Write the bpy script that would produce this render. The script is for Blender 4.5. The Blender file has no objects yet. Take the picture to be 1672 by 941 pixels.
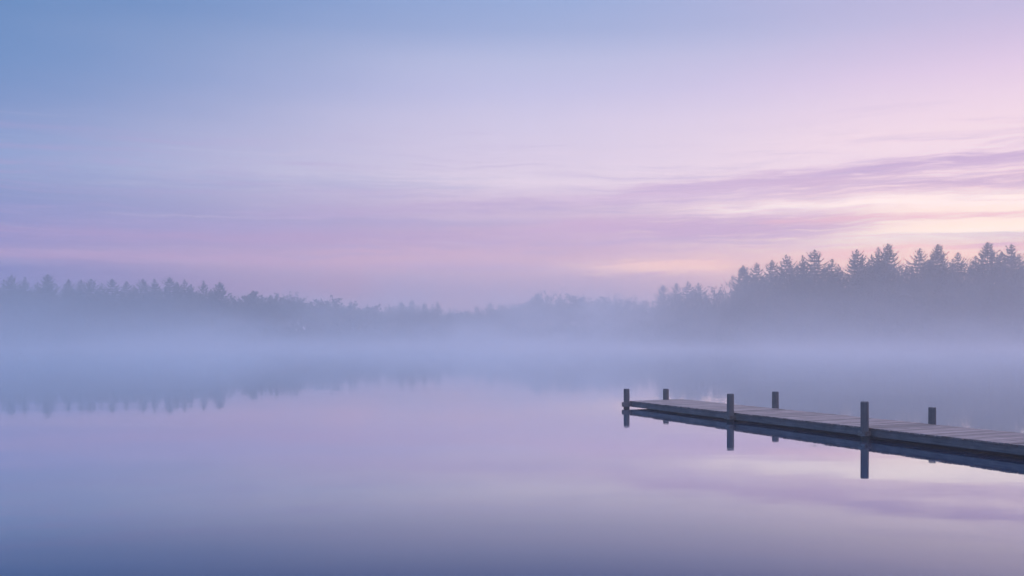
import bpy, math, random
import numpy as np
from mathutils import Vector, Matrix

R = random.Random(11)
sc = bpy.context.scene
COL = sc.collection
F, HZ, CX, H = 1500.0, 550.0, 836.0, 2.5      # focal length in photo pixels, horizon row, centre column, eye height
rad = math.radians


def lin(c):
    return tuple((v / 255 / 12.92) if v / 255 <= 0.04045 else ((v / 255 + 0.055) / 1.055) ** 2.4 for v in c)


# ------------------------------------------------------------------ helpers
class MB:
    """collects faces for one mesh"""
    def __init__(self):
        self.v, self.f, self.m = [], [], []

    def add(self, vs, fs, mi=0):
        b = len(self.v)
        self.v.extend(tuple(p) for p in vs)
        self.f.extend(tuple(i + b for i in q) for q in fs)
        self.m.extend([mi] * len(fs))

    def box(self, o, ux, uy, uz):
        """box from corner o along three edge vectors"""
        o, ux, uy, uz = map(Vector, (o, ux, uy, uz))
        p = [o, o + ux, o + ux + uy, o + uy, o + uz, o + ux + uz, o + ux + uy + uz, o + uy + uz]
        self.add(p, [(0, 3, 2, 1), (4, 5, 6, 7), (0, 1, 5, 4), (1, 2, 6, 5), (2, 3, 7, 6), (3, 0, 4, 7)])

    def tube(self, pts, rs, n=6, cap=True):
        pts = [Vector(p) for p in pts]
        vs, fs = [], []
        for i, p in enumerate(pts):
            d = (pts[min(i + 1, len(pts) - 1)] - pts[max(i - 1, 0)]).normalized()
            a = d.cross(Vector((0.3, 1, 0.1)) if abs(d.y) < 0.9 else Vector((1, 0, 0.1))).normalized()
            b = d.cross(a)
            for k in range(n):
                t = 2 * math.pi * k / n
                vs.append(p + (a * math.cos(t) + b * math.sin(t)) * rs[i])
        for i in range(len(pts) - 1):
            for k in range(n):
                fs.append((i * n + k, i * n + (k + 1) % n, (i + 1) * n + (k + 1) % n, (i + 1) * n + k))
        if cap:
            fs.append(tuple(range((len(pts) - 1) * n, len(pts) * n)))
        self.add(vs, fs)

    def mesh(self, name, mats):
        me = bpy.data.meshes.new(name)
        me.from_pydata(self.v, [], self.f)
        for m in (mats if isinstance(mats, (list, tuple)) else [mats]):
            me.materials.append(m)
        if any(self.m):
            me.polygons.foreach_set('material_index', self.m)
        me.update()
        return me


def link(name, me, parent=None, loc=(0, 0, 0)):
    o = bpy.data.objects.new(name, me)
    COL.objects.link(o)
    o.location = loc
    if parent:
        o.parent = parent
    return o


def tag(o, label=None, cat=None, group=None, kind=None):
    for k, v in (('label', label), ('category', cat), ('group', group), ('kind', kind)):
        if v:
            o[k] = v
    return o


# ------------------------------------------------------------------ node helpers
class N:
    """tiny expression wrapper around math nodes"""
    tree = None

    def __init__(self, s):
        self.s = s

    @staticmethod
    def op(kind, *a, clamp=False):
        n = N.tree.nodes.new('ShaderNodeMath')
        n.operation = kind
        n.use_clamp = clamp
        for i, x in enumerate(a):
            if isinstance(x, N):
                N.tree.links.new(x.s, n.inputs[i])
            else:
                n.inputs[i].default_value = x
        return N(n.outputs[0])

    def __add__(a, b): return N.op('ADD', a, b)
    def __radd__(a, b): return N.op('ADD', a, b)
    def __sub__(a, b): return N.op('SUBTRACT', a, b)
    def __rsub__(a, b): return N.op('SUBTRACT', b, a)
    def __mul__(a, b): return N.op('MULTIPLY', a, b)
    def __rmul__(a, b): return N.op('MULTIPLY', a, b)
    def __truediv__(a, b): return N.op('DIVIDE', a, b)


def smooth(x, lo, hi, a=0.0, b=1.0):
    n = N.tree.nodes.new('ShaderNodeMapRange')
    n.interpolation_type = 'SMOOTHSTEP'
    N.tree.links.new(x.s, n.inputs[0])
    for i, v in enumerate((lo, hi, a, b)):
        n.inputs[1 + i].default_value = v
    return N(n.outputs[0])


def bell(x, c, w):
    """gaussian bump of x about c (both may be sockets)"""
    t = (x - c) / w
    return N.op('POWER', 2.718, t * t * -1.0)


def vec(x, y, z=0.0):
    n = N.tree.nodes.new('ShaderNodeCombineXYZ')
    for i, v in enumerate((x, y, z)):
        if isinstance(v, N):
            N.tree.links.new(v.s, n.inputs[i])
        else:
            n.inputs[i].default_value = v
    return n.outputs[0]


def noise(v, scale, detail=4.0, rough=0.55, dist=0.0):
    n = N.tree.nodes.new('ShaderNodeTexNoise')
    N.tree.links.new(v, n.inputs['Vector'])
    n.inputs['Scale'].default_value = scale
    n.inputs['Detail'].default_value = detail
    n.inputs['Roughness'].default_value = rough
    n.inputs['Distortion'].default_value = dist
    return N(n.outputs[0])


def mixc(f, a, b, blend='MIX'):
    n = N.tree.nodes.new('ShaderNodeMix')
    n.data_type = 'RGBA'
    n.blend_type = blend
    for i, x in ((0, f), (6, a), (7, b)):
        if isinstance(x, N):
            N.tree.links.new(x.s, n.inputs[i])
        elif isinstance(x, (tuple, list)):
            n.inputs[i].default_value = tuple(x)[:3] + (1,)
        elif isinstance(x, float):
            n.inputs[i].default_value = x
        else:
            N.tree.links.new(x, n.inputs[i])
    return n.outputs[2]


def ramp(x, stops):
    n = N.tree.nodes.new('ShaderNodeValToRGB')
    N.tree.links.new(x.s, n.inputs[0])
    e = n.color_ramp.elements
    e[0].position, e[0].color = stops[0][0], stops[0][1] + (1,)
    e[1].position, e[1].color = stops[-1][0], stops[-1][1] + (1,)
    for p, c in stops[1:-1]:
        k = e.new(p)
        k.color = c + (1,)
    return n.outputs[0]


def material(name):
    m = bpy.data.materials.new(name)
    m.use_nodes = True
    nt = m.node_tree
    nt.nodes.clear()
    N.tree = nt
    out = nt.nodes.new('ShaderNodeOutputMaterial')
    return m, nt, out


def principled(nt, out, **kw):
    p = nt.nodes.new('ShaderNodeBsdfPrincipled')
    for k, v in kw.items():
        i = p.inputs[k.replace('_', ' ')]
        if isinstance(v, N):
            nt.links.new(v.s, i)
        elif hasattr(v, 'is_output'):
            nt.links.new(v, i)
        else:
            i.default_value = v
    nt.links.new(p.outputs[0], out.inputs['Surface'])
    return p


def tc(nt, which='Object'):
    return nt.nodes.new('ShaderNodeTexCoord').outputs[which]


def scaled(nt, v, s):
    n = nt.nodes.new('ShaderNodeVectorMath')
    n.operation = 'MULTIPLY'
    nt.links.new(v, n.inputs[0])
    n.inputs[1].default_value = s
    return n.outputs[0]


def bump(nt, hgt, strength, dist):
    n = nt.nodes.new('ShaderNodeBump')
    n.inputs['Strength'].default_value = strength
    n.inputs['Distance'].default_value = dist
    nt.links.new(hgt.s, n.inputs['Height'])
    return n.outputs[0]


# ------------------------------------------------------------------ sky
UP_L, UP_R = (0.24, 0.82, 1.65), (1.72, 1.46, 2.10)     # unseen upper sky, made extra bright to light the fog, cooler to the left
SUN_AZ, SUN_EL = 8.0, 30.0            # sun placed above the frame to brighten the fog towards the centre
SKYGAIN = 1.0


def build_world():
    w = bpy.data.worlds.new('World')
    sc.world = w
    w.use_nodes = True
    nt = w.node_tree
    nt.nodes.clear()
    N.tree = nt
    out = nt.nodes.new('ShaderNodeOutputWorld')
    bg = nt.nodes.new('ShaderNodeBackground')
    nt.links.new(bg.outputs[0], out.inputs[0])
    g = tc(nt, 'Generated')
    sp = nt.nodes.new('ShaderNodeSeparateXYZ')
    nt.links.new(g, sp.inputs[0])
    x, y, z = (N(s) for s in sp.outputs)
    az = N.op('ARCTAN2', x, y) * (180 / math.pi)                   # degrees right of straight ahead
    hyp = N.op('SQRT', x * x + y * y)
    e = N.op('MAXIMUM', z, -0.02) / N.op('MAXIMUM', hyp, 0.02) * 1500.0   # height over the horizon, 1500 = 45 degrees
    t = N.op('DIVIDE', e, 800.0, clamp=True)

    def col(stops, k):
        return ramp(t, [(p / 800, above(p, c, FOG[k])) for p, c in stops])
    left = col(SKY_L, 'L'); mid = col(SKY_C, 'C'); right = col(SKY_R, 'R')
    # slow wavering of the colour boundaries
    waver = (noise(vec(az * 0.03, e * 0.004), 1.0, 3.0) - 0.5) * 14.0
    azw = az + waver
    c = mixc(smooth(azw, -35, 3), left, mid)
    c = mixc(smooth(azw, 0, 30), c, right)
    # the sky behind the viewer is plain dusk blue
    back = smooth(N.op('ABSOLUTE', az), 55, 130)
    c = mixc(back, c, lin((128, 148, 200)))

    # streaky cirrus
    wob = (noise(vec(az * 0.12, e * 0.010, 3.0), 1.0, 4.0) - 0.5)
    ew = e + wob * 30.0
    n1 = noise(vec(az * 0.075, ew * 0.050, 1.3), 1.0, 7.0, 0.62, 0.4)
    n2 = noise(vec(az * 0.16, ew * 0.13, 7.7), 1.0, 6.0, 0.62, 0.4)
    fine = noise(vec(az * 0.42, ew * 0.24 - az * 0.22, 4.2), 1.0, 6.0, 0.65, 0.4)
    rough = (n1 - 0.5) * 1.3 + (n2 - 0.5) * 1.5 + (fine - 0.5) * 1.7
    right_w = smooth(az, 0, 14)
    front = 1.0 - back
    for (c0, a0, slope, width, lo, hi, gain, thr, rgb) in STREAKS:
        line = (az - a0) * slope + c0
        wgt = bell(ew, line, width) * smooth(az, lo[0], lo[1]) * (1.0 - smooth(az, hi[0], hi[1]))
        f = smooth(wgt * 0.9 + rough, thr - 0.05, thr + 0.95) * N.op('POWER', wgt, 0.6) * gain
        f = N.op('MULTIPLY', f, front, clamp=True)
        k = min(1, abs(a0) / 26)
        fg = tuple(p * (1 - k) + q * k for p, q in zip(FOG['C'], FOG['L' if a0 < 0 else 'R']))
        c = mixc(f, c, above(c0, rgb, fg))
    # faint overall mottling so that no part of the sky is dead flat
    mott = (noise(vec(az * 0.06, ew * 0.05, 9.1), 1.0, 7.0, 0.66, 0.5) - 0.5)
    amt = smooth(e, 60, 150) * (1.0 - smooth(e, 230, 400))
    c = mixc(N.op('MULTIPLY', smooth(mott, -0.02, 0.26) * amt * front, 0.75, clamp=True), c, above(220, (180, 164, 206), FOG['C']))
    c = mixc(N.op('MULTIPLY', smooth(mott * -1.0, 0.0, 0.32) * amt * front, 0.40, clamp=True), c, above(220, (222, 203, 224), FOG['C']))
    # a trace of the clear-sky scattering above
    s = nt.nodes.new('ShaderNodeTexSky')
    s.sky_type = 'NISHITA'
    s.sun_disc = False
    s.sun_elevation = rad(SUN_EL)
    s.sun_rotation = rad(SUN_AZ)
    s.altitude = 100
    tint = nt.nodes.new('ShaderNodeVectorMath'); tint.operation = 'SCALE'
    nt.links.new(s.outputs[0], tint.inputs[0]); tint.inputs['Scale'].default_value = 0.003
    c = mixc(1.0, c, tint.outputs[0], 'ADD')
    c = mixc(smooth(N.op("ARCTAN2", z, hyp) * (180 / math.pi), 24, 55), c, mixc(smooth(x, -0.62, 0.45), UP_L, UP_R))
    nt.links.new(c, bg.inputs[0])
    bg.inputs[1].default_value = SKYGAIN


SKY_L = [(0, (150, 146, 194)), (75, (146, 145, 195)), (96, (138, 141, 193)), (122, (158, 151, 198)), (150, (145, 146, 197)), (180, (140, 148, 197)), (210, (138, 150, 196)), (232, (143, 157, 200)),
         (260, (141, 158, 202)), (310, (134, 151, 197)), (345, (124, 146, 194)), (395, (114, 142, 191)), (480, (104, 136, 186)), (800, (84, 120, 180))]
SKY_C = [(0, (185, 166, 196)), (70, (186, 166, 196)), (100, (200, 174, 200)), (120, (211, 178, 200)), (150, (199, 172, 202)), (190, (193, 173, 205)), (225, (206, 188, 214)), (250, (219, 204, 223)),
         (290, (211, 198, 222)), (350, (202, 194, 222)), (400, (188, 186, 220)), (450, (177, 181, 216)), (500, (152, 166, 208)), (550, (142, 162, 207)), (800, (110, 140, 196))]
SKY_R = [(0, (240, 200, 200)), (120, (246, 208, 203)), (150, (254, 232, 220)), (190, (253, 228, 221)), (225, (244, 216, 222)), (270, (238, 214, 225)),
         (306, (238, 213, 224)), (350, (230, 206, 224)), (394, (218, 196, 222)), (437, (202, 186, 217)), (475, (189, 180, 214)), (800, (130, 145, 196))]
FOG = {'L': (0.35, 0.37, 0.60), 'C': (0.43, 0.43, 0.66), 'R': (0.40, 0.40, 0.60)}   # how bright the air itself looks left, centre, right


def above(e, c, fog):
    """radiance of the sky beyond the haze, from what is seen through it at height e"""
    el = math.atan(max(e, 60) / 1500)
    T = math.exp(-HAZE_D * min(650, (HAZE_TOP - H) / math.sin(el)))
    return tuple(max(0.02, (o - (1 - T) * f) / T) for o, f in zip(lin(c), fog))


# centre height, at azimuth, slope per degree, half width, fade-in range, fade-out range, gain, threshold, colour
STREAKS = [
    (170, 8, 0.4, 36, (-7, 5), (16, 27), 1.0, 0.10, (197, 170, 205)),      # rose-lilac sheet low in the centre
    (250, 18, 1.5, 18, (0, 11), (60, 80), 0.95, 0.10, (198, 172, 207)),     # long rising bar, upper strand
    (233, 20, -0.5, 18, (9, 17), (60, 80), 0.9, 0.12, (198, 170, 203)),    # lower strand
    (226, 9, 1.2, 18, (-2, 6), (14, 22), 0.85, 0.14, (206, 182, 212)),       # its frayed left end
    (179, 22, 0.1, 9, (10, 18), (60, 80), 0.85, 0.24, (224, 184, 202)),
    (130, 26, 0.2, 9, (14, 20), (60, 80), 0.80, 0.26, (232, 188, 200)),
    (202, 21, -0.2, 14, (5, 16), (60, 80), 0.9, 0.16, (255, 234, 231)),     # bright gap between
    (152, 27, 0.6, 14, (14, 25), (60, 80), 0.8, 0.18, (255, 236, 227)),
    (109, 9.5, -0.5, 16, (-4, 8), (11, 19), 1.0, 0.14, (248, 206, 202)),     # peach glow over the far trees
    (119, -14, -0.2, 13, (-60, -30), (0, 9), 0.60, 0.22, (190, 166, 202)),   # pale pink thread to the left
    (240, -19, 0.4, 24, (-34, -24), (-6, 4), 0.30, 0.30, (140, 146, 196)),  # grey-blue wisps left
    (158, -13, 0.2, 15, (-60, -26), (-4, 8), 0.60, 0.20, (182, 160, 200)),  # thin mauve veils left and centre
    (186, -10, 0.5, 12, (-50, -22), (-2, 8), 0.55, 0.22, (168, 160, 202)),
    (214, 1, 0.7, 13, (-16, -4), (6, 14), 0.65, 0.22, (190, 170, 206)),
    (196, 2, 0.5, 9, (-14, -3), (6, 14), 0.35, 0.20, (222, 200, 218)),
    (140, -2, 0.1, 10, (-20, -8), (6, 16), 0.55, 0.24, (208, 176, 202)),
    (205, -4, 1.0, 16, (-24, -12), (2, 8), 0.55, 0.35, (184, 166, 206)),
]


# ------------------------------------------------------------------ materials
def make_materials():
    M = {}
    # lake water
    m, nt, out = material('lake_water')
    co = tc(nt)
    swell = noise(scaled(nt, co, (0.10, 0.22, 1)), 1.0, 3.0, 0.5)
    rip = noise(scaled(nt, co, (0.5, 2.2, 1)), 1.0, 4.0, 0.5)
    tiny = noise(scaled(nt, co, (2.0, 7.0, 1)), 1.0, 2.0, 0.5)
    patch = smooth(noise(scaled(nt, co, (0.02, 0.035, 1)), 1.0, 2.0, 0.5), 0.42, 0.66)
    hgt = swell * 0.5 + rip * 0.10 * (patch * 0.9 + 0.3) + tiny * 0.02 * (patch + 0.15)
    b = bump(nt, hgt, 1.0, WAVE)
    lw = nt.nodes.new('ShaderNodeLayerWeight')
    lw.inputs['Blend'].default_value = 0.5
    refl = ramp(N(lw.outputs['Facing']), [(0.0, (.03,) * 3), (0.5, (.06,) * 3), (0.68, (.13,) * 3), (0.75, (.21,) * 3), (0.80, (.43,) * 3), (0.84, (.66,) * 3), (0.88, (.84,) * 3), (1.0, (.98,) * 3)])
    gl = nt.nodes.new('ShaderNodeBsdfGlossy')
    gl.inputs['Color'].default_value = (0.94, 0.98, 1.0, 1)
    gl.inputs['Roughness'].default_value = 0.030
    nt.links.new(b, gl.inputs['Normal'])
    df = nt.nodes.new('ShaderNodeBsdfDiffuse')
    df.inputs['Color'].default_value = WATER + (1,)
    mx = nt.nodes.new('ShaderNodeMixShader')
    nt.links.new(refl, mx.inputs[0])
    nt.links.new(df.outputs[0], mx.inputs[1])
    nt.links.new(gl.outputs[0], mx.inputs[2])
    nt.links.new(mx.outputs[0], out.inputs['Surface'])
    M['water'] = m

    # lake bed and banks
    m, nt, out = material('bank_soil')
    co = tc(nt)
    n = noise(scaled(nt, co, (0.3, 0.3, 0.3)), 1.0, 6.0)
    c = ramp(n, [(0.3, (0.035, 0.032, 0.024)), (0.55, (0.05, 0.055, 0.03)), (0.75, (0.09, 0.08, 0.055))])
    principled(nt, out, Base_Color=c, Roughness=0.95, Normal=bump(nt, n, 0.6, 0.1))
    M['soil'] = m

    # weathered timber, deck boards and beams
    def wood(name, dark, pale, stretch, boards=0.0, rough=0.8, mottle=(2.3, 2.3, 2.3), wet=False):
        m, nt, out = material(name)
        co = tc(nt)
        grain = noise(scaled(nt, co, stretch), 1.0, 6.0, 0.65, 0.6)
        big = noise(scaled(nt, co, mottle), 1.0, 4.0, 0.6)
        g = grain * 0.55 + big * 0.45
        c = ramp(g, [(0.30, dark), (0.52, tuple((a + b) / 2 for a, b in zip(dark, pale))), (0.72, pale)])
        if boards:
            at = nt.nodes.new('ShaderNodeAttribute'); at.attribute_name = 'tone'
            c = mixc(1.0, c, at.outputs['Color'], 'MULTIPLY')
        if wet:      # stained, slimy band where the water laps
            sp = nt.nodes.new('ShaderNodeSeparateXYZ'); nt.links.new(co, sp.inputs[0])
            lap = N(sp.outputs[2]) + (big - 0.5) * 0.10
            c = mixc(1.0 - smooth(lap, 0.05, 0.13), c, (0.022, 0.026, 0.020))
        principled(nt, out, Base_Color=c, Roughness=rough, Normal=bump(nt, grain, 0.5, 0.004))
        return m
    M['deck'] = wood('weathered_deck_boards', (0.11, 0.085, 0.08), (0.31, 0.245, 0.23), (22, 2.0, 22), 1.0, 0.62)
    M['beam'] = wood('damp_grey_beam', (0.04, 0.04, 0.048), (0.20, 0.19, 0.20), (1.6, 18, 24), 0.0, 0.7)
    M['post'] = wood('weathered_post_timber', (0.06, 0.06, 0.068), (0.17, 0.165, 0.17), (20, 20, 1.6), 0.0, 0.75, (6, 6, 3), True)
    M['joist'] = wood('wet_dark_joist', (0.03, 0.028, 0.028), (0.07, 0.065, 0.06), (3, 3, 20))
    m, nt, out = material('galvanised_steel')
    n = noise(scaled(nt, tc(nt), (9, 9, 9)), 1.0, 5.0)
    c = ramp(n, [(0.35, (0.10, 0.085, 0.08)), (0.65, (0.20, 0.20, 0.21))])
    principled(nt, out, Base_Color=c, Metallic=0.4, Roughness=0.6)
    M['steel'] = m

    # trees
    m, nt, out = material('conifer_bark')
    n = noise(scaled(nt, tc(nt), (6, 6, 0.8)), 1.0, 5.0)
    principled(nt, out, Base_Color=ramp(n, [(0.3, (0.03, 0.024, 0.02)), (0.7, (0.10, 0.08, 0.065))]), Roughness=0.95)
    M['bark'] = m

    def leaf(name, a, b):
        m, nt, out = material(name)
        n = noise(scaled(nt, tc(nt), (0.6, 0.6, 0.6)), 1.0, 4.0)
        principled(nt, out, Base_Color=ramp(n, [(0.3, a), (0.7, b)]), Roughness=0.8)
        return m
    M['needle'] = leaf('conifer_needles', (0.018, 0.035, 0.020), (0.045, 0.070, 0.035))
    M['leaf'] = leaf('thin_autumn_leaves', (0.045, 0.050, 0.025), (0.085, 0.075, 0.040))

    # air
    m, nt, out = material('haze_air')
    v = nt.nodes.new('ShaderNodeVolumePrincipled')
    v.inputs['Color'].default_value = HAZE_COL + (1,)
    v.inputs['Density'].default_value = HAZE_D
    v.inputs['Anisotropy'].default_value = HAZE_G
    nt.links.new(v.outputs[0], out.inputs['Volume'])
    M['haze'] = m

    m, nt, out = material('lake_mist')
    co = tc(nt)
    sp = nt.nodes.new('ShaderNodeSeparateXYZ'); nt.links.new(co, sp.inputs[0])
    X, Y, Z = (N(s) for s in sp.outputs)
    wisp = noise(scaled(nt, co, (0.032, 0.008, 0.055)), 1.0, 4.0, 0.55, 0.5)
    top = MIST_H * (0.25 + smooth(wisp, 0.30, 0.70) * 1.6)
    prof = N.op('POWER', 2.718, (Z / top) * -1.0) * (1.0 - smooth(Z, 14.0, 19.5))
    rng = smooth(Y, 36, 140) * (1.0 - smooth(Y, 380, 470))
    d = prof * rng * MIST_D * smooth(X, -220, -30, 0.28, 1.0) * smooth(wisp, 0.28, 0.72, 0.55, 1.4)
    v = nt.nodes.new('ShaderNodeVolumePrincipled')
    v.inputs['Color'].default_value = MIST_COL + (1,)
    nt.links.new(d.s, v.inputs['Density'])
    v.inputs['Anisotropy'].default_value = HAZE_G
    nt.links.new(v.outputs[0], out.inputs['Volume'])
    M['mist'] = m
    return M


WATER, WIOR, WAVE = (0.000, 0.030, 0.100), 2.2, 0.016
HAZE_COL, HAZE_D, HAZE_G, HAZE_TOP = (0.985, 0.985, 0.99), 0.0025, 0.6, 28.8
MIST_COL, MIST_D, MIST_H = (0.985, 0.985, 0.99), 0.0185, 3.9
#MIST_D, MIST_H = (0.95, 0.955, 0.975), 0.0185, 3.9
USE_MIST = True


# ------------------------------------------------------------------ trees
def kite(mb, p, d, L, w, rnd):
    """one flat needle spray: a lance of length L from p along d"""
    r = Vector((rnd.gauss(0, 1), rnd.gauss(0, 1), rnd.gauss(0, 1)))
    s = d.cross(r)
    if s.length < 1e-4:
        return
    s = s.normalized() * w
    q = p + d * (L * 0.45)
    mb.add([p, q + s, p + d * L, q - s], [(0, 1, 2, 3)])


def conifer(seed, height=24.0, maxr=4.8, slope=0.64, per=7, ds=0.62, dens=1.0, gap=0.05, bare=0.12, lift=0.0, vis=99.0):
    """crown and trunk meshes of one conifer: tiers of frond-like branches under a spike; gap = share of branches missing"""
    rnd = random.Random(seed)
    tr, cr = MB(), MB()
    lean = Vector((rnd.uniform(-.25, .25), rnd.uniform(-.25, .25), 0))
    ax = lambda z: lean * (z / height) ** 2 + Vector((0, 0, z))
    tr.tube([ax(-0.6), ax(height * .25), ax(height * .6), ax(height - 1.2), ax(height - .1)], [0.34, 0.26, 0.16, 0.07, 0.02], 7)
    up = Vector((0, 0, 1))
    for q in range(3):
        kite(cr, ax(height - 0.9 + .05 * q), (up + Vector((rnd.uniform(-.1, .1), rnd.uniform(-.1, .1), 0))).normalized(), 1.15 - .2 * q, 0.12, rnd)
    asym = [rnd.uniform(.78, 1.15) for _ in range(6)]
    dz = 0.35
    i = 0
    while dz < height * (1 - bare):
        z = height - dz
        rr = min(maxr * (0.80 + 0.20 * dz / height), slope * (dz - .1) ** 0.93)
        tier = rnd.uniform(.74, 1.16)
        n_ = per if dz > 1.2 else max(4, per - 2)
        for k in range(n_):
            if rnd.random() < gap:
                continue
            th = 2 * math.pi * (k + 0.5 * (i % 2)) / n_ + rnd.uniform(-.3, .3)
            L = max(.22, rr * tier * rnd.uniform(.78, 1.12) * asym[int(th / 6.2832 * 6) % 6])
            el = rad(48 - 34 * min(1, dz / 4.0) - 16 * min(1, dz / 14) + rnd.uniform(-8, 8) + lift)
            out = Vector((math.cos(th), math.sin(th), 0))
            p0 = ax(z)
            pts, n = [p0], 4
            for j in range(1, n + 1):
                q = j / n
                pts.append(p0 + out * (L * math.cos(el) * q) + Vector((0, 0, L * (math.sin(el) * q - 0.15 * math.sin(math.pi * q) + 0.10 * q * q))))
            if L > .7:
                tr.tube(pts[:4], [0.045, .035, .025, .012], 3, False)
            m = max(2, int(L * 2.7 * dens))
            for j in range(m):
                q = (j + rnd.uniform(.3, .8)) / m
                u = q * n
                c = min(n - 1, int(u))
                p = pts[c].lerp(pts[c + 1], u - c)
                d = (pts[c + 1] - pts[c]).normalized()
                side = d.cross(up).normalized()
                ln = (0.20 + 0.34 * min(L, 2.8) * (1 - q) ** .8) * rnd.uniform(.75, 1.2)
                for sg in (-1, 1):
                    dd = (d * rnd.uniform(.6, 1.0) + side * sg * rnd.uniform(.6, 1.0) + up * rnd.uniform(-.32, .10)).normalized()
                    kite(cr, p, dd, ln, 0.075 + 0.07 * ln, rnd)
                if q < .75 and rnd.random() < .6 * dens:
                    kite(cr, p, (d * .8 + up * rnd.uniform(-.9, -.1)).normalized(), min(ln, .55), 0.08, rnd)
            kite(cr, pts[-2], (pts[-1] - pts[-2]).normalized(), L / 4 + min(.35, L * .25), 0.085, rnd)
        dz += ds * (0.72 + 0.5 * min(1, dz / 9)) * rnd.uniform(.85, 1.15)
        if dz > vis:                      # the lower tiers stand in the wood: wider spaced
            dz += ds * .6
        i += 1
    return tr, cr


def broadleaf(seed, height=16.0, spread=5.0, leaves=1.0, flat=0.8):
    """trunk with limbs, and the twig-and-leaf crown"""
    rnd = random.Random(seed)
    tr, cr = MB(), MB()

    def grow(p, d, L, r, depth):
        pts, rs = [p], [r]
        for j in range(1, 4):
            d = (d + Vector((rnd.uniform(-.22, .22), rnd.uniform(-.22, .22), rnd.uniform(-.08, .16)))).normalized()
            pts.append(pts[-1] + d * (L / 3)); rs.append(r * (1 - .2 * j))
        tr.tube(pts, rs, 5 if depth < 2 else 3, False)
        if depth >= 3:
            for _ in range(int(9 * leaves + 2)):
                q = pts[rnd.randint(1, 3)]
                dd = (d + Vector((rnd.gauss(0, .7), rnd.gauss(0, .7), rnd.gauss(.1, .6)))).normalized()
                kite(cr, q + dd * rnd.uniform(0, .5), dd, rnd.uniform(.35, .75), rnd.uniform(.06, .16) * (0.6 + .6 * leaves), rnd)
            return
        for _ in range(3 if depth else 6):
            t = rnd.uniform(.45, 1.0)
            q = pts[min(3, int(t * 3 + .5))]
            a = rnd.uniform(0, 6.283)
            o = Vector((math.cos(a), math.sin(a), 0))
            grow(q, (d * .75 + o * rnd.uniform(.5, .95) * flat + Vector((0, 0, .15))).normalized(), L * rnd.uniform(.58, .78), r * .55, depth + 1)
    grow(Vector((0, 0, -.5)), Vector((0, 0, 1)), height * .45, .28, 0)
    zs = [v[2] for v in cr.v]
    k = height / max(zs)
    xs = sorted(math.hypot(v[0], v[1]) for v in cr.v)
    kr = spread / xs[int(len(xs) * .92)]
    for mb in (tr, cr):
        mb.v = [(v[0] * kr, v[1] * kr, v[2] * k) for v in mb.v]
    return tr, cr


def shore_dist(px):
    """distance of the far shore along the line of sight of a photo column"""
    xs = [-400, 0, 380, 480, 640, 780, 900, 1040, 1110, 1190, 1400, 1672, 2100]
    ds = [232, 238, 246, 268, 284, 296, 286, 272, 252, 226, 220, 214, 200]
    return float(np.interp(px, xs, ds))


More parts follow.
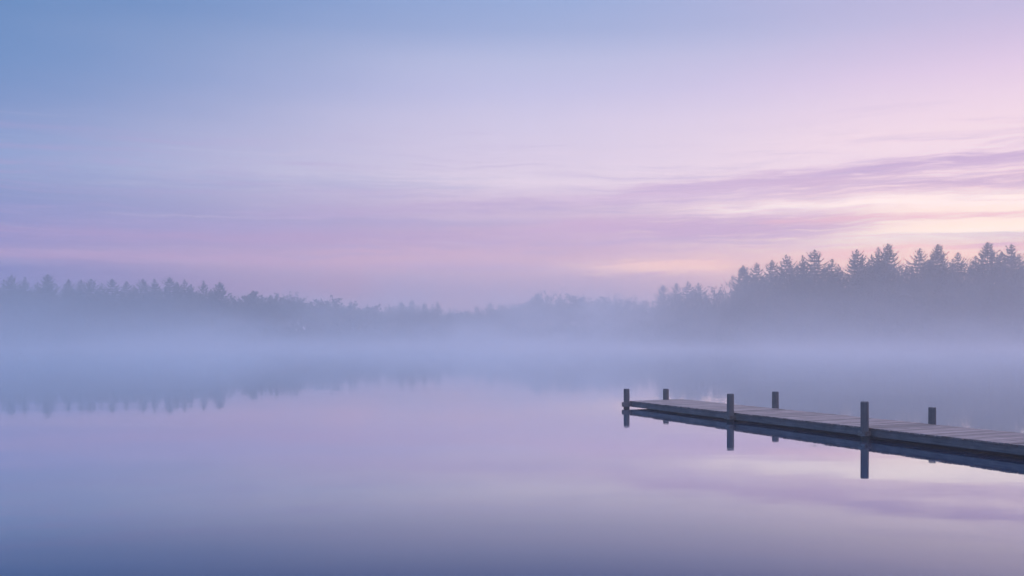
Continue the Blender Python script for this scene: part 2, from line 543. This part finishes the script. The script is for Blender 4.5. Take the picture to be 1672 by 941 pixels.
TREES = [
    # px, top row, template kind, label
    (19, 448, 'c', 'broad misty conifer nearest the left edge of the frame, on the left shore'),
    (42, 451, 'c', 'slightly lower conifer on the left shore, between the edge conifer and the tallest pointed one'),
    (77, 446, 'c', 'tallest sharply pointed spruce of the left shore, clear of its neighbours'),
    (111, 455, 'c', 'low blunt conifer first to the right of the tallest left shore spruce'),
    (134, 456, 's', 'thin conifer second to the right of the tallest left shore spruce'),
    (149, 454, 'c', 'narrow pointed conifer third to the right of the tallest left shore spruce'),
    (167, 461, 's', 'small low conifer in a dip of the left shore row, fourth past its tallest spruce'),
    (184, 454, 'c', 'clean pointed conifer of the left shore just past the first low dip'),
    (207, 458, 'c', 'short conifer in the middle of the left shore row, ninth along from the frame edge'),
    (219, 464, 's', 'shortest thin conifer in the middle of the left shore row'),
    (233, 454, 'c', 'wide conifer left of a twin of equal height, mid left shore'),
    (253, 454, 'c', 'narrower conifer right of its wide twin, mid left shore'),
    (277, 451, 'c', 'tall full conifer standing highest in the right half of the left shore row'),
    (288, 459, 's', 'thin shoulder conifer close against the right side of the left row\'s highest full conifer'),
    (301, 455, 'c', 'slim pointed conifer fourth from the right end of the left shore row'),
    (312, 463, 's', 'small conifer in a gap, third from the right end of the left shore row'),
    (331, 457, 'c', 'regular triangular conifer second to last in the left shore row'),
    (358, 459, 'c', 'last conifer at the right end of the left row, beside the leafy trees'),
    (393, 478, 'b', 'first low rounded tree right below the end of the left conifer row'),
    (417, 475, 'b', 'rounded pale tree second after the left conifer row ends'),
    (442, 477, 'b', 'rounded pale tree third after the left conifer row ends'),
    (481, 476, 'b', 'wide domed pale tree, widest of the low trees left of centre'),
    (518, 487, 'b', 'low sloping tree on the right flank of the wide domed tree'),
    (551, 481, 'p', 'dark lopsided pine standing up above the faint trees left of centre'),
    (582, 493, 'b', 'faint low tree right beside the dark lopsided pine'),
    (607, 496, 'b', 'faint low tree second to the right of the dark lopsided pine'),
    (655, 490, 's', 'faint spiky conifer, left one of a pair left of the lowest dip'),
    (673, 489, 'c', 'faint spiky conifer, right and fuller one of the pair left of the lowest dip'),
    (693, 494, 's', 'faint thin conifer first past the spiky pair, towards the lowest dip'),
    (714, 492, 's', 'very faint bare conifer second past the spiky pair, towards the lowest dip'),
    (741, 502, 'b', 'very faint low tree at the left side of the lowest dip in the tree line'),
    (778, 499, 's', 'very faint thin conifer at the right side of the lowest dip in the tree line'),
    (801, 493, 'c', 'faint conifer first rise right of the lowest dip, at the middle of the frame'),
    (822, 494, 'b', 'faint round tree between the mid frame conifer and the broad dark pine'),
    (842, 493, 'b', 'faint round tree touching the left side of the broad dark pine'),
    (875, 473, 'p', 'broad dark round crowned pine, tallest of the far trees right of the middle'),
    (915, 479, 'c', 'soft conifer first to the right of the broad round crowned pine'),
    (945, 478, 'b', 'wide soft leafy tree second to the right of the broad round crowned pine'),
    (976, 484, 'b', 'small soft leafy tree left of the fan shaped bare tree'),
    (1004, 475, 't', 'fan shaped nearly bare tree on the far shore above the dock end'),
    (1030, 485, 't', 'small bare tree first to the right of the fan shaped bare tree'),
    (1049, 483, 't', 'small bare tree just left of the four conifer clump'),
    (1083, 464, 'c', 'left, freestanding conifer of the low clump of four before the big wood'),
    (1103, 461, 'c', 'second conifer from left in the low clump of four before the big wood'),
    (1123, 458, 'c', 'third and tallest conifer in the low clump of four before the big wood'),
    (1141, 461, 'c', 'right hand conifer of the low clump of four before the big wood'),
    (1178, 460, 't', 'thin bare tree in the gap between the clump of four and the big wood'),
    (1213, 432, 'w', 'conifer with a long stepped left flank where the big right wood begins'),
    (1234, 427, 'c', 'compact pointed conifer second from the left of the big right wood'),
    (1262, 423, 's', 'ragged thin crowned conifer third from the left of the big right wood'),
    (1285, 414, 'c', 'tall conifer between the ragged one and a smaller pointed one, big right wood'),
    (1309, 415, 'c', 'narrow pointed conifer left of the first high peak of the right wood'),
    (1331, 406, 'c', 'dark conifer forming the first high peak of the right wood'),
    (1357, 421, 's', 'small loose conifer on the right shoulder of the first high peak'),
    (1370, 430, 's', 'low loose conifer at the left edge of the notch in the right wood'),
    (1400, 405, 'c', 'wide conifer standing right of the notch in the right wood'),
    (1432, 402, 'c', 'narrower conifer pressed against the left side of the tallest double peak'),
    (1449, 396, 'w', 'big dark conifer, taller half of the double peak in the right wood'),
    (1482, 422, 't', 'low see-through tree in the gap right of the double peak'),
    (1502, 404, 'd', 'gappy conifer with sky between its branches, left of the dense dark one'),
    (1531, 397, 'w', 'dense dark conifer between two gappy ones in the right wood'),
    (1564, 411, 'd', 'small gappy conifer in the pink gap before the tallest right hand spruce'),
    (1591, 416, 's', 'low conifer tucked under the left flank of the tallest right hand spruce'),
    (1612, 394, 'w', 'tallest spruce of the right wood, full and symmetrical near the frame edge'),
    (1652, 398, 'd', 'gappy wide conifer nearest the right edge of the frame'),
]


def build_trees(M):
    tmpl = {}
    def bank(kind, gens):
        L = []
        for g in gens:
            tr, cr = g
            hgt = max(v[2] for v in cr.v)
            leafm = M['leaf'] if kind in 'bt' else M['needle']
            L.append((tr.mesh('trunk', M['bark']), cr.mesh('crown', leafm), hgt))
        tmpl[kind] = L
    bank('c', [conifer(k, 22, 5.2, (.74, .95, .84, 1.02, .88)[k % 5], (7, 8)[k % 2], (.72, .82)[k % 2], 1.5, .06, vis=13) for k in (1, 2, 3, 4, 5)])
    bank('w', [conifer(k, 25, 6.4, (.9, 1.02, .96)[k % 3], 9, .70, 1.6, .05, vis=14) for k in (11, 12, 13)])
    bank('s', [conifer(k, 21, 4.8, .85, 7, .65, 1.3, .12, vis=12) for k in (21, 22, 23)])
    bank('d', [conifer(k, 24, 6.2, .98, 7, .85, 1.2, .12, lift=10, vis=12) for k in (31, 32, 33)])
    bank('p', [broadleaf(k, 20, 6.2, 3.0, 1.0) for k in (41, 42)])
    bank('b', [broadleaf(k, 15, 5.6, 2.0) for k in (51, 52, 53)])
    bank('t', [broadleaf(k, 15, 4.6, .5) for k in (61, 62)])
    names = {'c': 'conifer_tree', 'w': 'spruce_tree', 's': 'conifer_tree', 'd': 'conifer_tree', 'p': 'pine_tree', 'b': 'leafy_tree', 't': 'bare_tree'}
    for i, (px, top, kind, label) in enumerate(TREES):
        D = shore_dist(px) + R.uniform(7, 16)
        tr, cr, hgt = tmpl[kind][i % len(tmpl[kind])]
        z0 = ground_z_at(px, D)
        h = H + (HZ - top) * D / F - z0
        s = h / hgt
        ww = s * R.uniform(.94, 1.08)
        if kind in 'bt': ww = s * 1.15
        root = bpy.data.objects.new(names[kind], None)
        COL.objects.link(root)
        root.empty_display_size = 1
        root.location = ((px - CX) / F * D, D, z0)
        root.rotation_euler = (0, 0, R.uniform(0, 6.28))
        root.scale = (ww, ww, s)
        link('trunk', tr, root)
        link('crown', cr, root)
        cat = {'b': 'tree', 't': 'bare tree', 'p': 'pine'}.get(kind, 'conifer')
        grp = 'conifers of the left shore' if px < 370 else ('low far trees across the lake' if px < 1060 else ('clump of four conifers' if px < 1150 and kind == 'c' else 'trees of the big right wood'))
        tag(root, label, cat, grp)

    # the wood behind and below the outlined crowns: one mass nobody could count
    rnd = random.Random(5)
    lows = [conifer(k, 22, 4.8, .66, 7, .95, .55, .04) for k in (71, 72, 73)] + [broadleaf(k, 18, 5.4, 1.2) for k in (74, 75)]
    arr = []
    for tr, cr in lows:
        v = np.array(tr.v + cr.v); nt_ = len(tr.v)
        f = [q for q in tr.f] + [tuple(i + nt_ for i in q) for q in cr.f]
        f4 = np.array([q if len(q) == 4 else (q[0], q[2], q[4], q[5]) if len(q) > 5 else (q[0], q[1], q[2], q[2]) for q in f if len(q) >= 4])
        mi = np.array([0 if k < len(tr.f) else 1 for k, q in enumerate(f) if len(q) >= 4])
        arr.append((v, f4, mi, v[:, 2].max()))
    # low bushes that close the foot of the wood
    bush = []
    for k in (81, 82, 83):
        r2, mb2 = random.Random(k), MB()
        for _ in range(420):
            th, u = r2.uniform(0, 6.283), r2.random() ** .5
            p = Vector((math.cos(th) * 3.4 * u, math.sin(th) * 2.2 * u, r2.uniform(0, 1) ** .8 * 4.6 * (1 - .55 * u * u)))
            kite(mb2, p, Vector((r2.gauss(0, 1), r2.gauss(0, 1), r2.gauss(.5, .8))).normalized(), r2.uniform(.6, 1.3), r2.uniform(.18, .42), r2)
        v = np.array(mb2.v)
        bush.append((v, np.array(mb2.f), np.ones(len(mb2.f), int), v[:, 2].max()))
    sky_px = [-400] + [t[0] for t in TREES] + [2100]
    sky_py = [452] + [t[1] for t in TREES] + [395]
    VS, FS, MS, b = [], [], [], 0
    for row, (off, drop) in enumerate(((4, 26), (14, 15), (24, 10), (38, 6))):
        px = -330.0
        while px < 2000:
            px += rnd.uniform(9, 15) + (3 if row == 0 else 0)
            D = shore_dist(px) + off + rnd.uniform(-3, 5)
            # local low skyline: the wood stays under the outlined tops
            near = [y for x, y in zip(sky_px, sky_py) if abs(x - px) < 24] or [float(np.interp(px, sky_px, sky_py))]
            top = max(max(near), float(np.interp(px, sky_px, sky_py))) + drop + rnd.uniform(0, 10) + (3 if px > 1195 else 1)
            if 385 < px < 1060:
                top = max(near) + drop * .38 + rnd.uniform(0, 7)
            z0 = ground_z_at(px, D)
            h = H + (HZ - top) * D / F - z0
            v, f, mi, hh = arr[rnd.choice((0, 1, 2, 0, 1, 2, 3) if not 380 < px < 1060 else (0, 3, 4, 3, 4))]
            s = h / hh
            a = rnd.uniform(0, 6.28)
            w = min(1.15, max(.8, s)) * 1.05
            c_, s_ = math.cos(a) * w, math.sin(a) * w
            q = np.empty_like(v)
            q[:, 0] = v[:, 0] * c_ - v[:, 1] * s_ + (px - CX) / F * D
            q[:, 1] = v[:, 0] * s_ + v[:, 1] * c_ + D
            q[:, 2] = v[:, 2] * s + z0
            VS.append(q); FS.append(f + b); MS.append(mi); b += len(v)
    for off in (1.5, 9.0, 19.0):
        px = -330.0
        while px < 2000:
            px += rnd.uniform(13, 21)
            D = shore_dist(px) + off + rnd.uniform(-1, 3)
            v, f, mi, hh = bush[rnd.randrange(3)]
            k = rnd.uniform(.7, 1.25)
            VS.append(v * np.array([k, k, k * rnd.uniform(.7, 1.35)]) + np.array([(px - CX) / F * D, D, ground_z_at(px, D) - .2]))
            FS.append(f + b); MS.append(mi); b += len(v)
    V, Fa, Mi = np.concatenate(VS), np.concatenate(FS), np.concatenate(MS)
    me = bpy.data.meshes.new('woodland')
    me.vertices.add(len(V)); me.vertices.foreach_set('co', V.ravel())
    me.loops.add(Fa.size); me.loops.foreach_set('vertex_index', Fa.ravel())
    me.polygons.add(len(Fa)); me.polygons.foreach_set('loop_start', np.arange(len(Fa)) * 4)
    me.materials.append(M['bark']); me.materials.append(M['needle'])
    me.polygons.foreach_set('material_index', Mi.astype(np.int32))
    me.update(calc_edges=True); me.validate()
    o = link('woodland', me)
    tag(o, 'dense fog-dimmed wood filling the far shore below the outlined tree tops', 'woodland', kind='stuff')


# ------------------------------------------------------------------ ground and water
def shore_radius(az):
    """radius of the shoreline at an azimuth (degrees right of straight ahead)"""
    a = abs(az)
    if a < 50:
        px = CX + F * math.tan(rad(az))
        return shore_dist(px) / math.cos(rad(az))
    edge = shore_dist(CX + F * math.tan(rad(math.copysign(50, az)))) / math.cos(rad(50))
    t = min(1, (a - 50) / 40)
    t = t * t * (3 - 2 * t)
    return edge * (1 - t) + 14 * t if a < 90 else 14 - 8 * min(1, (a - 90) / 60)


def ground_h(az, r):
    d = r - shore_radius(az)
    if d < 0:
        return max(-3.0, 0.10 * d - 0.02) if d > -30 else -3.0
    return 0.25 + min(d, 6) * 0.10 + min(max(d - 6, 0), 150) * 0.012


def ground_z_at(px, D):
    x = (px - CX) / F * D
    return ground_h(math.degrees(math.atan2(x, D)), math.hypot(x, D))


def build_ground(M):
    mb = MB()
    nA = 240
    rings = [-1e9, -30, -12, -5, -1.5, -0.3, 0.0, 0.6, 2, 4, 6, 12, 25, 50, 100, 200, 400]
    vs, fs = [], []
    vs.append((0, 0, -3.0))
    for i in range(nA):
        az = -180 + 360 * i / nA
        R0 = shore_radius(az)
        for j, dr in enumerate(rings[1:]):
            r = R0 + dr if R0 + dr > 1.0 + j * .2 else 1.0 + j * .2
            if j == len(rings) - 2:
                r = 620
            vs.append((r * math.sin(rad(az)), r * math.cos(rad(az)), ground_h(az, r)))
    n = len(rings) - 1
    for i in range(nA):
        k = (i + 1) % nA
        fs.append((0, 1 + k * n, 1 + i * n))
        for j in range(n - 1):
            fs.append((1 + i * n + j, 1 + k * n + j, 1 + k * n + j + 1, 1 + i * n + j + 1))
    mb.add(vs, fs)
    me = mb.mesh('ground', M['soil'])
    me.polygons.foreach_set('use_smooth', [True] * len(me.polygons))
    tag(link('ground', me), kind='structure')
    w = MB()
    w.add([(-500, -60, 0), (500, -60, 0), (500, 500, 0), (-500, 500, 0)], [(0, 1, 2, 3)])
    tag(link('water', w.mesh('water', M['water'])), kind='structure')


def build_air(M):
    b = MB()
    b.box((-660, -660, -4.2), (1320, 0, 0), (0, 1320, 0), (0, 0, HAZE_TOP + 4.2))
    tag(link('haze', b.mesh('haze', M['haze'])), 'thin lilac haze hanging in the air over the whole lake', 'haze', kind='stuff')
    if USE_MIST:
        b = MB()
        b.box((-340, 40, 0.03), (680, 0, 0), (0, 440, 0), (0, 0, 20.0))
        tag(link('mist', b.mesh('mist', M['mist'])), 'low bank of pale mist lying on the water along the far shore', 'mist', kind='stuff')




# ------------------------------------------------------------------ dock
def build_dock(M):
    A = Vector((4.15, 32.2, 0))
    U = Vector((0.416, -0.909, 0)).normalized()
    T = Vector((-U.y, U.x, 0))
    W, LEN = 2.17, 27.0
    zt = lambda s: 0.252 + 0.0033 * s                         # deck top: rises slightly towards the land
    root = bpy.data.objects.new('dock', None)
    COL.objects.link(root)
    root.location = A
    ang = math.atan2(U.y, U.x)
    root.rotation_euler = (0, 0, ang)                         # local +X runs along the dock, local +Y across it
    tag(root, 'low weathered grey timber dock with six posts, running out over the still lake', 'dock')
    rnd = random.Random(3)

    # boards: one mesh, each board slightly its own height, length, tone
    mb, tone = MB(), []
    s = 0.0
    while s < LEN:
        w = rnd.uniform(.136, .148)
        dz, e0, e1 = rnd.uniform(-.004, .004), rnd.uniform(-.035, -.008), rnd.uniform(.005, .03)
        z = zt(s) + dz
        a, b, c = s, s + w - rnd.uniform(.016, .026), rnd.uniform(-.003, .003)
        th = .036
        ch = .005
        prof = [(a, z - th), (a, z - ch), (a + ch, z), (b - ch, z + c), (b, z + c - ch), (b, z + c - th)]
        y0, y1 = e0, W + e1
        vs = [(p, y0, q) for p, q in prof] + [(p, y1, q) for p, q in prof]
        k = len(prof)
        fs = [(i, i + k, (i + 1) % k + k, (i + 1) % k) for i in range(k)] + [tuple(range(k)), tuple(range(2 * k - 1, k - 1, -1))]
        mb.add(vs, fs)
        t = rnd.uniform(.5, 1.28)
        tw = rnd.uniform(-.03, .03)
        tone += [(t + tw, t, t - tw * .6, 1)] * (2 * k)
        s += w
    me = mb.mesh('deck', M['deck'])
    at = me.color_attributes.new('tone', 'FLOAT_COLOR', 'POINT')
    at.data.foreach_set('color', np.array(tone, np.float32).ravel())
    link('deck', me, root)

    def beam(name, y, th, s0, s1, zb, ztop, mat, parent=root):
        m = MB()
        n = max(2, int((s1 - s0) / .5))
        ring = []
        for i in range(n + 1):
            x = s0 + (s1 - s0) * i / n
            zz = zt(x)
            wv = rnd.uniform(-.002, .002)
            ring.append([(x, y + wv, zz - zb), (x, y + wv, zz - ztop - .006), (x, y + wv + .006, zz - ztop), (x, y + th, zz - ztop), (x, y + th, zz - zb)])
        vs = [p for r in ring for p in r]
        fs = []
        for i in range(n):
            for j in range(5):
                fs.append((i * 5 + j, i * 5 + (j + 1) % 5, (i + 1) * 5 + (j + 1) % 5, (i + 1) * 5 + j))
        fs += [(4, 3, 2, 1, 0), tuple(n * 5 + j for j in range(5))]
        m.add(vs, fs)
        return link(name, m.mesh(name, mat), parent)
    # facing beams, in two lengths with a butt joint behind the posts
    for y in (0.0, W - .06):
        for a, b in ((0.052, 5.35), (5.354, 10.75), (10.754, 16.1), (16.104, LEN)):
            beam('side_beam', y, .06, a, b, .205, .038, M['beam'])
    for y in (.55, 1.08, 1.6):
        beam('joist', y, .05, .06, LEN, .17, .038, M['joist'])
    # end beam, its near end standing proud beside the first post
    m = MB()
    z = zt(0)
    m.box((-.02, -.34, z - .195), (.07, 0, 0), (0, W + .40, 0), (0, 0, .157))
    link('end_beam', m.mesh('end_beam', M['beam']), root)
    for sx in (2.6, 5.4, 8.1, 10.8, 13.4, 16.2, 21.0):
        m = MB()
        m.box((sx, .064, zt(sx) - .245), (.10, 0, 0), (0, W - .128, 0), (0, 0, .07))
        link('cross_beam', m.mesh('cross_beam', M['joist']), root)

    # posts: solved so that each stands on its photo column, on the dock edge
    def solve(px, t):
        lo, hi = -3.0, 30.0
        for _ in range(60):
            mid = (lo + hi) / 2
            P = A + U * mid + T * t
            if CX + F * P.x / P.y < px:
                lo = mid
            else:
                hi = mid
        return lo
    def post(px, t, top_row, square, rad_, bracket, s=None):
        s = solve(px, t) if s is None else s
        P = A + U * s + T * t
        ztop = H - (top_row - HZ) * P.y / F
        r_ = random.Random(int(px))
        m = MB()
        n = 20
        prof = [(-2.9, 1.0), (-.05, 1.0), (.10, 1.0), (ztop * .5, .99), (ztop - .028, .98), (ztop - .010, .93), (ztop, .82)]
        vs, fs = [], []
        tilt = Vector((r_.uniform(-.02, .02), r_.uniform(-.02, .02)))
        turn = square[1] if square else 0
        for zz, k in prof:
            for i in range(n):
                th = 2 * math.pi * i / n
                if square:
                    c_, s_ = math.cos(th), math.sin(th)
                    p = 9.0
                    rr = 1.0 / (abs(c_) ** p + abs(s_) ** p) ** (1 / p)
                    th2 = th + turn
                else:
                    rr = 1.0 + .025 * math.sin(3 * th + px)
                    th2 = th
                vs.append((math.cos(th2) * rr * rad_ * k + tilt.x * zz, math.sin(th2) * rr * rad_ * k + tilt.y * zz, zz))
        L = len(prof)
        for i in range(L - 1):
            for k in range(n):
                fs.append((i * n + k, i * n + (k + 1) % n, (i + 1) * n + (k + 1) % n, (i + 1) * n + k))
        # slightly dished end grain
        vs.append((tilt.x * ztop, tilt.y * ztop, ztop - (.012 if not square else -.006)))
        fs += [((L - 1) * n + k, (L - 1) * n + (k + 1) % n, L * n) for k in range(n)]
        m.add(vs, fs)
        po = link('post', m.mesh('post', M['post']), root, (s, t, 0))
        if bracket:
            zb = zt(s)
            sg = -1 if t < 0 else 1
            m = MB()
            g = rad_ + .012
            depth = abs(t) + .0 if t < 0 else t - W
            yo = sg * g
            # strap round the outside of the post, two cheeks back to the beam, bolted
            z0, hh = zb - .19, .115
            m.box((-g - .012, -g - .012, z0), (2 * g + .024, 0, 0), (0, .012, 0), (0, 0, hh))
            m.box((-g - .012, -g, z0), (.012, 0, 0), (0, 2 * g - .02, 0), (0, 0, hh))
            m.box((g, -g, z0), (.012, 0, 0), (0, 2 * g - .02, 0), (0, 0, hh))
            br = link('bracket', m.mesh('bracket', M['steel']), po)
            m = MB()
            for q in (-1, 1):
                m.tube([(q * (g + .010), -.02, z0 + .06), (q * (g + .034), -.02, z0 + .06)], [.018, .018], 6)
            m.tube([(0, -g - .010, z0 + .06), (0, -g - .034, z0 + .06)], [.018, .018], 6)
            # bolts belong to the bracket
            br.data = _join(br.data, m)
        return po

    def _join(me, mb2):
        mm = MB()
        mm.add([v.co[:] for v in me.vertices], [tuple(p.vertices) for p in me.polygons])
        mm.add(mb2.v, mb2.f)
        return mm.mesh('bracket', M['steel'])
    post(1023, -.115, 635, None, .105, False)
    post(1192.5, -.115, 643, None, .105, True)
    post(1412, -.115, 655.5, (1, .69), .092, True)
    post(1088, 1.57, 635, None, .105, False, s=-.125)
    post(1266, W + .115, 639.5, None, .105, False)
    post(1522, W + .115, 665, (1, .69), .092, False)
    # the next pair stands just outside the frame
    post(1760, -.115, 668, (1, .69), .092, True)
    post(1868, W + .115, 694, (1, .69), .092, False)
    return root


# ------------------------------------------------------------------ build
build_world()
M = make_materials()
build_ground(M)
build_trees(M)
build_dock(M)
build_air(M)

cam = bpy.data.cameras.new('camera')
co = bpy.data.objects.new('camera', cam)
COL.objects.link(co)
co.location = (0, 0, H)
co.rotation_euler = (rad(90), 0, 0)
cam.sensor_width = 36
cam.lens = F / 1672 * 36
cam.shift_y = (HZ - 470.5) / 1672
cam.clip_end = 5000
sc.camera = co

sun = bpy.data.lights.new('sun', 'SUN')
sun.energy = 0.15
sun.angle = rad(20)
sun.color = (1.0, .9, .95)
so = bpy.data.objects.new('sun', sun)
COL.objects.link(so)
d = Vector((math.sin(rad(SUN_AZ)) * math.cos(rad(SUN_EL)), math.cos(rad(SUN_AZ)) * math.cos(rad(SUN_EL)), math.sin(rad(SUN_EL))))
so.rotation_euler = d.to_track_quat('Z', 'Y').to_euler()

cy = sc.cycles
cy.max_bounces = 8
cy.diffuse_bounces = 2
cy.glossy_bounces = 3
cy.volume_bounces = 4
cy.use_denoising = True
cy.caustics_reflective = False
cy.caustics_refractive = False
cy.volume_step_rate = 1.0
cy.volume_max_steps = 128
vs_ = sc.view_settings
vs_.view_transform = 'Standard'
vs_.look = 'None'
vs_.exposure = 0
vs_.gamma = 1
vs_.use_curve_mapping = False
